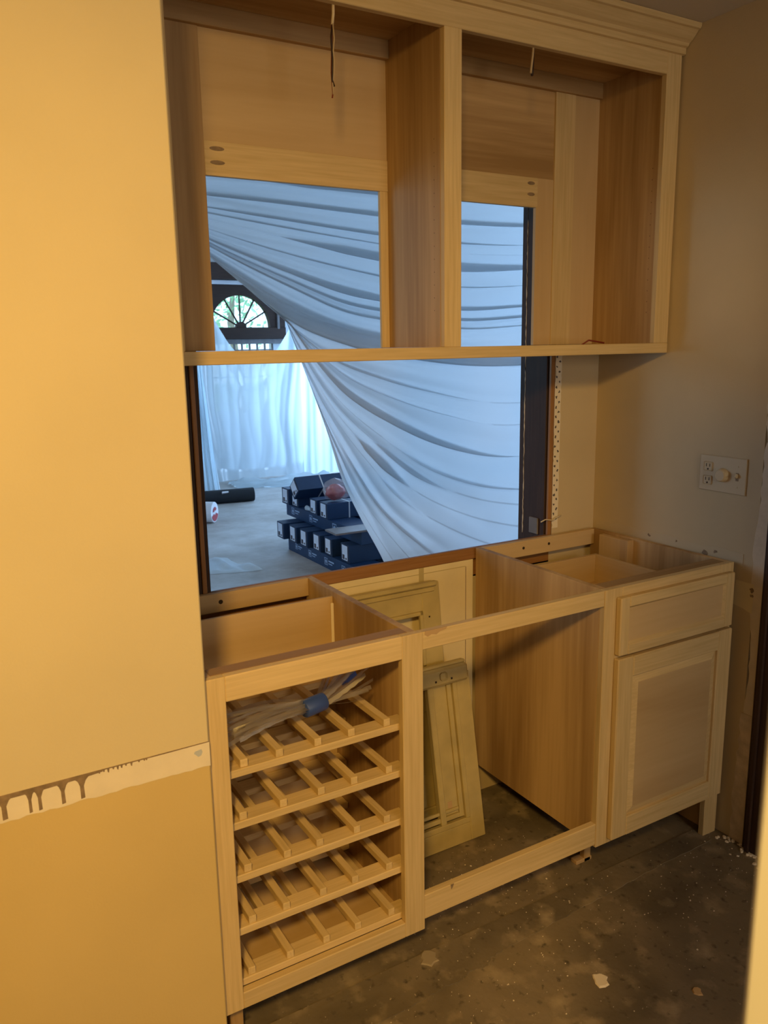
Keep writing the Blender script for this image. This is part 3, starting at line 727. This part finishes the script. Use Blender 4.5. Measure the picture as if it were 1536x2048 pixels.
bm = bmesh.new(); prism(bm, arc, 1, FY+.012, FY+.016); emit('fan_pane', bm, 'pane_glass', W1)
box('pane', lw0, lw1, FY+.03, FY+.034, .75, ZL, 'pane_glass', W1, bev=0)
for k in range(9):
    x_ = lw0+(lw1-lw0)*k/8; box('muntin', x_-.008, x_+.008, FY, FY+.03, .75, ZL, 'plank_grey', W1, bev=0)
for k in range(5):
    z_ = .75+(ZL-.75)*(k+.55)/5; box('muntin', lw0, lw1, FY-.004, FY+.026, z_-.008, z_+.008, 'plank_grey', W1, bev=0)
box('window_2', 4.6, 6.2, FY+.05, FY+.06, .8, 2.3, 'pane_glass', kind='structure', bev=0)
# outdoors
box('ground', -20, 30, FY+.2, 40, -.4, -.3, 'lawn', kind='structure', bev=0)
tp = at(466, 640, 1, 14.0)
TR = root('garden_tree', 'leafy green tree standing outside the half-round window', 'tree', (tp.x, 14.0, -.3))
bm = bmesh.new(); tube(bm, [(tp.x, 14, -.3), (tp.x+.05, 14, 1.0), (tp.x-.05, 14, 2.0), (tp.x+.1, 14.1, 2.9)], [.12, .09, .07, .03], 8); emit('trunk', bm, 'bark', TR, smooth=True)
bm = bmesh.new(); rnd = random.Random(31)
for k in range(420):
    d = Vector((rnd.gauss(0, .42), rnd.gauss(0, .4), rnd.gauss(0, .5))); p = Vector((tp.x+.05, 14, 2.55))+d
    s = rnd.uniform(.05, .10); u = Vector((rnd.gauss(0, 1), rnd.gauss(0, 1), rnd.gauss(0, 1))).normalized(); v = u.orthogonal().normalized()
    bm.faces.new([bm.verts.new(q) for q in (p-u*s, p+v*s*.5, p+u*s, p-v*s*.5)])
o = emit('foliage', bm, 'leaf', TR); o['kind'] = 'stuff'

# ------------------------------------------------------------------ plastic sheeting
def cat(P, t):
    """Catmull-Rom through list P at t in 0..1"""
    n = len(P)-1; f = min(max(t, 0), 1)*n; i = min(int(f), n-1); u = f-i
    p0, p1, p2, p3 = P[max(i-1, 0)], P[i], P[i+1], P[min(i+2, n)]
    return .5*((2*p1)+(-p0+p2)*u+(2*p0-5*p1+4*p2-p3)*u*u+(-p0+3*p1-3*p2+p3)*u**3)
def resample(pts, n=9):
    P = np.array(pts, float); seg = np.r_[0, np.cumsum(np.linalg.norm(np.diff(P, axis=0), axis=1))]; seg /= seg[-1]
    return [np.array([np.interp(s, seg, P[:, 0]), np.interp(s, seg, P[:, 1])]) for s in np.linspace(0, 1, n)]
KEY = [resample(k) for k in (
    [(300, 230), (600, 250), (850, 262), (1100, 268), (1300, 270)],
    [(310, 330), (600, 350), (850, 372), (1100, 385), (1300, 380)],
    [(320, 395), (560, 430), (770, 462), (1000, 485), (1300, 470)],
    [(335, 430), (520, 495), (770, 560), (950, 580), (1300, 560)],
    [(365, 462), (520, 548), (700, 628), (900, 662), (1300, 640)],
    [(400, 498), (500, 578), (610, 652), (770, 702), (1000, 742), (1300, 720)],
    [(545, 605), (600, 670), (680, 745), (830, 815), (1000, 850), (1300, 830)],
    [(562, 622), (600, 700), (690, 830), (830, 950), (1000, 1010), (1300, 1000)],
    [(566, 626), (602, 720), (670, 870), (760, 1010), (900, 1130), (1150, 1230)],
    [(567, 627), (592, 698), (605, 728), (651, 854), (690, 980), (762, 1115), (830, 1270)])]
NK = len(KEY)-1
def ridge(x):
    f = x-math.floor(x); return (1-abs(2*f-1))**1.6
YC = 2.82
# the sheet folds over itself in pleats: (place across the sheet, overlap, where along it the pleat starts and ends)
rnd = random.Random(14)
PLEATS = [(4.78/NK, .085, -.3, .95)]
c_ = .06
while c_ < .985:
    if abs(c_-4.78/NK) > .062:
        lowr = c_ > .60
        PLEATS.append((c_, rnd.choice((.004, .007, .010, .020))*(1.2 if lowr else 1), rnd.uniform(-.4, .25) if rnd.random() < .7 else rnd.uniform(.3, .5), rnd.uniform(.45, .8) if lowr else rnd.uniform(.55, 1.4)))
    c_ += rnd.uniform(.022, .060)
PLEATS.sort()
def pleat_w(p, v):
    t = (v-p[2])/(p[3]-p[2])
    if t <= 0 or t >= 1: return 0.0
    return p[1]*min(1, t*5, (1-t)*2.2)
def sheet_pt(u, v, dy):
    q = [cat([KEY[k][j] for k in range(NK+1)], u) for j in range(9)]
    p = cat(q, v); f = u*NK
    wob = .25*noise.noise(Vector((u*5, v*2.2, 1.3)))+.10*noise.noise(Vector((u*16, v*4, 7.7)))
    fo = .62*ridge(u*13+wob*2.4)+.45*ridge(u*24+.4+wob*3.6)*(.35+.65*max(0, noise.noise(Vector((u*7, v*2.5, 4.1)))+.5))
    amp = .045*(1-.75*v)*(.55+.45*min(1, v*6))
    if f > 5: amp *= 1.0-.45*max(0, min(1, (v-.5)*2.2))
    y = YC-amp*fo*.95+.06*noise.noise(Vector((u*3.1, v*2.7, 12.0)))+dy
    y += .014*noise.noise(Vector((p[0]*.02, p[1]*.02, 3)))*max(0, min(1, (p[1]-850)/150))
    w_ = at(float(p[0]), float(p[1]), 1, y)
    if w_.z < .004: w_.z = .004
    return w_
# rows across the sheet: (base place, pleat index, side, depth)
ROWS = []
prev_c = 0.0
for i_, p_ in enumerate(PLEATS+[(1.0, 0, 0, 1)]):
    lo, hi = prev_c, p_[0]
    n_ = max(2, int((hi-lo)/.004))
    for k in range(n_): ROWS.append((lo+(hi-lo)*(k+.5)/n_, i_-1, i_, None))
    if i_ < len(PLEATS):
        for sgn, dp in ((.30, -.012), (.5, -.010), (.5, .002), (.0, .004), (-.5, .008), (-.5, .016), (-.30, .016)): ROWS.append((p_[0], i_, sgn, dp))
    prev_c = p_[0]
def big(iu, v):
    r = ROWS[iu]
    if r[3] is None:
        u = r[0]; lo, hi = r[1], r[2]
        # squeeze plain rows out of the overlap zones so the layers stay in order
        if 0 <= hi < len(PLEATS):
            w_ = pleat_w(PLEATS[hi], v)*.28; u = min(u, PLEATS[hi][0]+w_)
        return sheet_pt(min(max(u, 0), 1), v, 0)
    w_ = pleat_w(PLEATS[r[1]], v)
    s_ = min(1, w_/.006)
    return sheet_pt(min(max(r[0]+r[2]*w_, 0), 1), v, r[3]*s_*(2.2 if PLEATS[r[1]][1] > .03 else 1.0))
bm = bmesh.new(); NV = 84
VV = [[bm.verts.new(big(i, j/(NV-1))) for j in range(NV)] for i in range(len(ROWS))]
for i in range(len(ROWS)-1):
    for j in range(NV-1): bm.faces.new((VV[i][j], VV[i+1][j], VV[i+1][j+1], VV[i][j+1]))
o = emit('plastic_curtain', bm, 'poly_sheet', None, smooth=True, origin=(3.0, YC, 0))
tag(o, 'large white plastic dust sheet swept aside in long diagonal folds across the room beyond', 'plastic sheet')

YD = 7.55
top_l, top_r = at(424, 610, 1, YD), at(577, 605, 1, YD)
def drape(u, v):
    # catenary top edge between two corners, hanging to the floor and pooling a little
    x0, x1 = top_l.x-.40, top_r.x+.14
    x_ = x0+(x1-x0)*u; xc = (top_l.x+top_r.x)/2+.02
    zt = min(2.3, 1.37+.47*(abs(x_-xc)/.47)**2.3)
    z_ = zt*(1-v)+.01*v
    # folds run from the upper corners inwards
    side = (u-.5)*2; flare = (1-v)
    fo = ridge(u*4+.8*v*side+.5*noise.noise(Vector((u*3, v*2, 0))))+.35*ridge(u*9+1.2*v*side+.5+.5*noise.noise(Vector((u*5, v*3, 8))))
    sag = ridge(v*5+abs(side)*1.4+.2)*.35*(1-abs(side))*max(0, 1-v*1.8)
    amp = .05*(.25+.75*abs(side))
    y_ = YD-amp*fo-.05*sag-.9*max(0, v-.93)
    return Vector((x_, y_, z_))
o = grid_mesh('window_drape', drape, 110, 60, 'poly_thin', origin=((top_l.x+top_r.x)/2, YD, 0))
tag(o, 'thin plastic sheet sagging between its corners below the half-round window', 'plastic sheet')
l0, l1 = at(340, 720, 1, 7.0).x, at(436, 960, 1, 7.0).x
def ldrape(u, v):
    x_ = l0+(l1-l0)*u-.14*(1-v)*u; z_ = 2.30*(1-v)+.01*v
    if u > .55: z_ = (2.30-(u-.55)*1.4)*(1-v)+.01*v
    return Vector((x_, 7.0-.07*ridge(u*6+.3*noise.noise(Vector((u*4, v*3, 5))))-.035*ridge(u*13+.5*v)-.12*max(0, v-.85), z_))
o = grid_mesh('window_drape', ldrape, 80, 40, 'poly_thin', origin=((l0+l1)/2, 7.0, 0))
tag(o, 'bluish plastic sheet hanging in tight vertical folds beside the black roll', 'plastic sheet')
r0, r1 = at(598, 700, 1, 7.35).x, at(760, 900, 1, 7.35).x
def rdrape(u, v):
    x_ = r0+(r1-r0)*u; z_ = 2.35*(1-v)+.01*v
    return Vector((x_, 7.35-.04*ridge(u*4+.4*v+.2*noise.noise(Vector((u*4, v*3, 9))))-.02*ridge(u*11), z_))
o = grid_mesh('window_drape', rdrape, 60, 30, 'poly_thin', origin=((r0+r1)/2, 7.35, 0))
tag(o, 'smooth pale blue plastic sheet hanging behind the stack of blue boxes', 'plastic sheet')
def pool(u, v):
    x_ = 2.75+1.25*u; y_ = 7.24-.55*v*(.6+.4*math.sin(u*3.1))
    return Vector((x_, y_, .008+.05*max(0, noise.noise(Vector((u*7, v*5, 2))))+.05*ridge(v*3+u*2)*(1-v)))
o = grid_mesh('plastic_pool', pool, 50, 30, 'poly_thin', origin=(3.3, 7.1, 0))
tag(o, 'crumpled hem of plastic sheeting pooled on the floor below the drapes', 'plastic sheet')
sc = [(408, 1122), (425, 1117), (455, 1119), (475, 1128), (500, 1131), (527, 1140), (505, 1143), (470, 1146), (440, 1148), (408, 1150)]
scp = [at(a, b, 2, 0) for a, b in sc]; cen = sum(scp, Vector())/len(scp)
bm = bmesh.new(); rings = []
for r_ in range(8):
    k = 1-r_/8
    ring = []
    for i in range(40):
        f = i/40*len(scp); a = scp[int(f)]; b = scp[(int(f)+1) % len(scp)]; p = a.lerp(b, f-int(f)); q = cen.lerp(p, k)
        ring.append(bm.verts.new((q.x, q.y, .003+(.035*max(0, noise.noise(Vector((q.x*14, q.y*7, 3)))+.25) if r_ else 0))))
    rings.append(ring)
for a, b in zip(rings, rings[1:]):
    for i in range(40): bm.faces.new((a[i], a[(i+1) % 40], b[(i+1) % 40], b[i]))
bm.faces.new(rings[-1])
tag(emit('plastic_scrap', bm, 'clear_scrap', None, smooth=True, origin=(cen.x, cen.y, 0)), 'crumpled clear plastic scrap lying on the dusty floor', 'plastic sheet')

# ------------------------------------------------------------------ rolls on the floor
def roll(nm, label, a, b, r, mat, extra=None):
    a, b = Vector(a), Vector(b); t = root(nm, label, 'roll', ((a.x+b.x)/2, (a.y+b.y)/2, 0))
    d = (b-a).normalized()
    bm = bmesh.new(); tube(bm, [a, a+d*.004, b-d*.004, b], [r*.97, r, r, r*.97], 28); o_ = emit('wrap', bm, mat, t, smooth=False)
    if extra: extra(t, a, b, d, r)
    return t
def tagged(t, a, b, d, r):
    bm = bmesh.new(); p = a.lerp(b, .74)+Vector((0, -r*.72, r*.72)); addbox(bm, p.x-.035, p.x+.03, p.y-.012, p.y+.002, p.z-.03, p.z+.012, .001, Matrix.Rotation(.75, 3, 'X'), p); emit('sticker', bm, 'roll_white', t)
    bm = bmesh.new(); tube(bm, [b-d*.002, b+d*.003], r*.45, 20); emit('core_hole', bm, 'hole', t)
e_ = at(508, 1001, 2, 0)
roll('underlay_roll', 'black roll of felt underlay lying across the dusty floor', (e_.x-1.15, e_.y+.18, .068), (e_.x, e_.y, .068), .068, 'black_felt', tagged)
e_ = at(424, 1046, 2, 0)
def red(t, a, b, d, r):
    bm = bmesh.new(); side = Vector((-d.y, d.x, 0))
    for q0, q1, r0_, r1_ in ((3.5, 5.9, .25, .86), (.2, 2.6, .18, .52)):
        P_ = [(rr_*r, q0+(q1-q0)*k/12) for rr_, ks in ((r1_, range(13)), (r0_, range(12, -1, -1))) for k in ks]
        bm.faces.new([bm.verts.new(b+d*.003+side*(-pr*math.cos(pa))+Vector((0, 0, pr*math.sin(pa)))) for pr, pa in P_])
    emit('red_print', bm, 'roll_red', t)
roll('membrane_roll', 'white roll with red print on its end beside the dark opening jamb', (e_.x-.72, e_.y+.62, .094), (e_.x+.03, e_.y, .094), .092, 'roll_white', red)

# ------------------------------------------------------------------ stack of blue flooring boxes
def carton(label, end_x, y_far, z0, ln, wd, ht, yawd=0.0, along='x', rolld=0.0, lab=True, strap_at=None, logos=(), group='cartons with labelled ends'):
    """along x: label end faces -x.  along y: the long side faces -x."""
    piv = Vector((end_x, y_far, z0))
    t = bpy.data.objects.new('flooring_box', None); COL.objects.link(t)
    t.location = piv; t.rotation_mode = 'XYZ'; t.rotation_euler = (math.radians(rolld), 0, math.radians(yawd)); t['label'] = label; t['category'] = 'box'; t['group'] = group
    def local(nm, bm, mat, par=t):
        me = bpy.data.meshes.new(nm); bmesh.ops.recalc_face_normals(bm, faces=bm.faces); bm.to_mesh(me); bm.free(); me.materials.append(MATS[mat])
        o_ = bpy.data.objects.new(nm, me); COL.objects.link(o_); o_.parent = par; return o_
    L_, W_ = (ln, wd) if along == 'x' else (wd, ln)
    bm = bmesh.new(); addbox(bm, 0, L_, -W_, 0, 0, ht, .002); local('carton', bm, 'box_blue')
    if along == 'x':
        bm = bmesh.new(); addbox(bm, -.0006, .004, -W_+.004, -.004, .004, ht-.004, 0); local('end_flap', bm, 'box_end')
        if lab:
            bm = bmesh.new(); addbox(bm, -.0016, -.0004, -W_*.80, -W_*.16, ht*.10, ht*.93, 0); lb = local('label', bm, 'print_white')
            bm = bmesh.new(); addbox(bm, -.0024, -.0014, -W_*.46, -W_*.22, ht*.14, ht*.40, 0); local('label_print', bm, 'print_dark', lb)
            bm = bmesh.new(); addbox(bm, -.0024, -.0014, -W_*.72, -W_*.56, ht*.16, ht*.26, 0); local('label_print', bm, 'print_dark', lb)
            bm = bmesh.new()
            for q in range(5): addbox(bm, -.0022, -.0014, -W_*.74, -W_*(.24+.05*(q % 2)), ht*(.52+q*.07), ht*(.535+q*.07), 0)
            local('label_print', bm, 'strap', lb)
    if strap_at:
        bm = bmesh.new()
        for q in strap_at: addbox(bm, q, q+.010, -W_-.0012, .0012, -.0005, ht+.0012, 0)
        local('strap', bm, 'strap')
    for (o_, u_, v_, n_, s_) in logos:
        bm2 = bmesh.new(); o2, u2, v2, n2 = Vector(o_), Vector(u_), Vector(v_), Vector(n_)*.0015
        def quad(*qs): bm2.faces.new([bm2.verts.new(o2+u2*q[0]*s_+v2*q[1]*s_+n2) for q in qs])
        tt = .09
        quad((0, 0), (1, 0), (1, tt), (0, tt)); quad((0, 1-tt), (1, 1-tt), (1, 1), (0, 1)); quad((0, tt), (tt, tt), (tt, 1-tt), (0, 1-tt)); quad((1-tt, tt), (1, tt), (1, 1-tt), (1-tt, 1-tt))
        quad((.24, .22), (.42, .22), (.42, .42), (.58, .42), (.58, .22), (.76, .22), (.76, .5), (.84, .5), (.5, .82), (.16, .5), (.24, .5))
        quad((1.25, .58), (2.9, .58), (2.9, .78), (1.25, .78)); quad((1.25, .25), (2.4, .25), (2.4, .38), (1.25, .38))
        local('printed_logo', bm2, 'print_pale')
    return t
SIDE = ((0, -1, 0), (0, 0, 1), (-1, 0, 0))   # u, v, normal on a face that looks towards -x
lg = lambda y_, z_, s_: ((0, y_, z_), *SIDE, s_)
carton('dark blue box lying lengthwise at the bottom of the stack, printed side showing', 2.11, 4.105, 0, 1.19, .21, .098, 0, 'y', strap_at=None, logos=(lg(-.13, .035, .040), lg(-.36, .028, .046), lg(-.62, .026, .050), lg(-.88, .026, .050)), group='lengthwise cartons')
carton('dark blue box lying on the floor behind the lowest lengthwise one', 2.36, 4.37, 0, 1.19, .21, .098, 0, 'y', group='lengthwise cartons')
carton('dark blue box lying on the floor furthest under the stack behind the plastic curtain', 2.62, 4.37, 0, 1.19, .21, .098, 0, 'y', group='lengthwise cartons')
ROW = ((2.050, 4.170, .128), (2.072, 3.992, .130), (2.082, 3.826, .130), (2.104, 3.655, .124), (2.118, 3.497, .120), (2.130, 3.272, .126))
LAB = ('dark blue box with white end label sticking out furthest from the lower row', 'dark blue box, white end label, second in lower row counted from the protruding one', 'dark blue box, white end label, third in lower row counted from the protruding one', 'dark blue box, white end label, fourth in lower row counted from the protruding one', 'dark blue box, white end label, fifth in lower row counted from the protruding one', 'dark blue box with white end label standing apart at the end of the lower row')
for (x_, y_, w_), lb in zip(ROW, LAB):
    carton(lb, x_, y_, .0985, 1.05, w_, .122, -1.5, group='labelled boxes in the lower row')
carton('dark blue box lying lengthwise above the lower row of labelled boxes', 2.205, 4.335, .222, 1.22, .20, .088, 0, 'y', strap_at=None, logos=(lg(-.10, .025, .05), lg(-.42, .02, .05), lg(-.80, .015, .06)), group='lengthwise cartons')
carton('dark blue box lying lengthwise behind the one above the lower row', 2.44, 4.34, .222, 1.22, .20, .088, 0, 'y', group='lengthwise cartons')
carton('dark blue box with white end label at the outer end of the upper row', 2.195, 4.392, .3105, 1.05, .128, .125, 0, group='labelled boxes in the upper row')
carton('dark blue box with white end label half hidden under the tilted box', 2.215, 4.250, .3105, 1.05, .118, .085, 0, group='labelled boxes in the upper row')
carton('dark blue box with white end label between the tilted box and the strapped box', 2.200, 3.892, .3105, .95, .118, .112, 0, group='labelled boxes in the upper row')
carton('dark blue strapped box with white end label above the grey plank', 2.195, 3.715, .3105, .95, .128, .115, -1, strap_at=(.17,), logos=(((.26, -.128, .035), (1, 0, 0), (0, 0, 1), (0, -1, 0), .055),), group='labelled boxes in the upper row')
carton('dark blue box tilted onto its edge on top of the stack, strapped, white end label', 2.155, 4.070, .388, .95, .130, .118, 0, rolld=-41, strap_at=(.20,), group='tilted carton on the stack')
carton('dark blue box behind the curtain edge, low on the near side of the stack', 2.42, 3.13, .0, 1.05, .15, .135, -2, lab=True, logos=(((.06, -.15, .04), (1, 0, 0), (0, 0, 1), (0, -1, 0), .06),), group='labelled boxes in the lower row')
bm = bmesh.new(); v = addbox(bm, 2.02, 2.75, 3.115, 3.285, .3105, .3235, .0015, Matrix.Rotation(-.03, 3, 'Z'), Vector((2.02, 3.2, .31)))
tag(emit('grey_plank', bm, 'plank_grey', None, origin=(2.35, 3.2, .3105)), 'short grey floor plank lying on the blue boxes below the strapped one', 'plank')
# bag of red stuff in clear plastic on top of the boxes
p = at(668, 975, 1, 3.68); BG = root('plastic_bag', 'clear plastic bag with dark red contents on top of the boxes', 'bag', (p.x, 3.68, .426))
def lump(nm, c, r, mat, sq, seed):
    bm = bmesh.new(); bmesh.ops.create_icosphere(bm, subdivisions=4, radius=1.0)
    for v_ in bm.verts:
        k = 1+.16*noise.noise(v_.co*2.3+Vector((seed, 0, 0)))+.10*noise.noise(v_.co*6+Vector((0, seed, 0)))
        v_.co = Vector((v_.co.x*r*k*sq[0], v_.co.y*r*k*sq[1], v_.co.z*r*k*sq[2]))+Vector(c)
    return emit(nm, bm, mat, BG, smooth=True)
cz = .426
lump('contents', (p.x, 3.66, cz+.066), .062, 'roll_red', (1.15, .9, .9), 3.0)
lump('bag_film', (p.x+.012, 3.66, cz+.084), .082, 'clear_bag', (1.25, .95, .95), 6.0)
bm = bmesh.new()
pw = Vector((2.10, 3.96, .3105)); tube(bm, [pw+Vector((.11, .03, .016)), pw+Vector((.115, .02, .022)), pw+Vector((.12, -.015, .018)), pw+Vector((.125, -.035, .022)), pw+Vector((.14, -.05, .012))], [.008, .020, .012, .020, .008], 8)
tag(emit('crumpled_wrap', bm, 'clear_scrap', None, smooth=True, origin=(2.17, 4.0, .31)), 'twist of clear plastic wrap under the tilted blue box', 'plastic wrap')
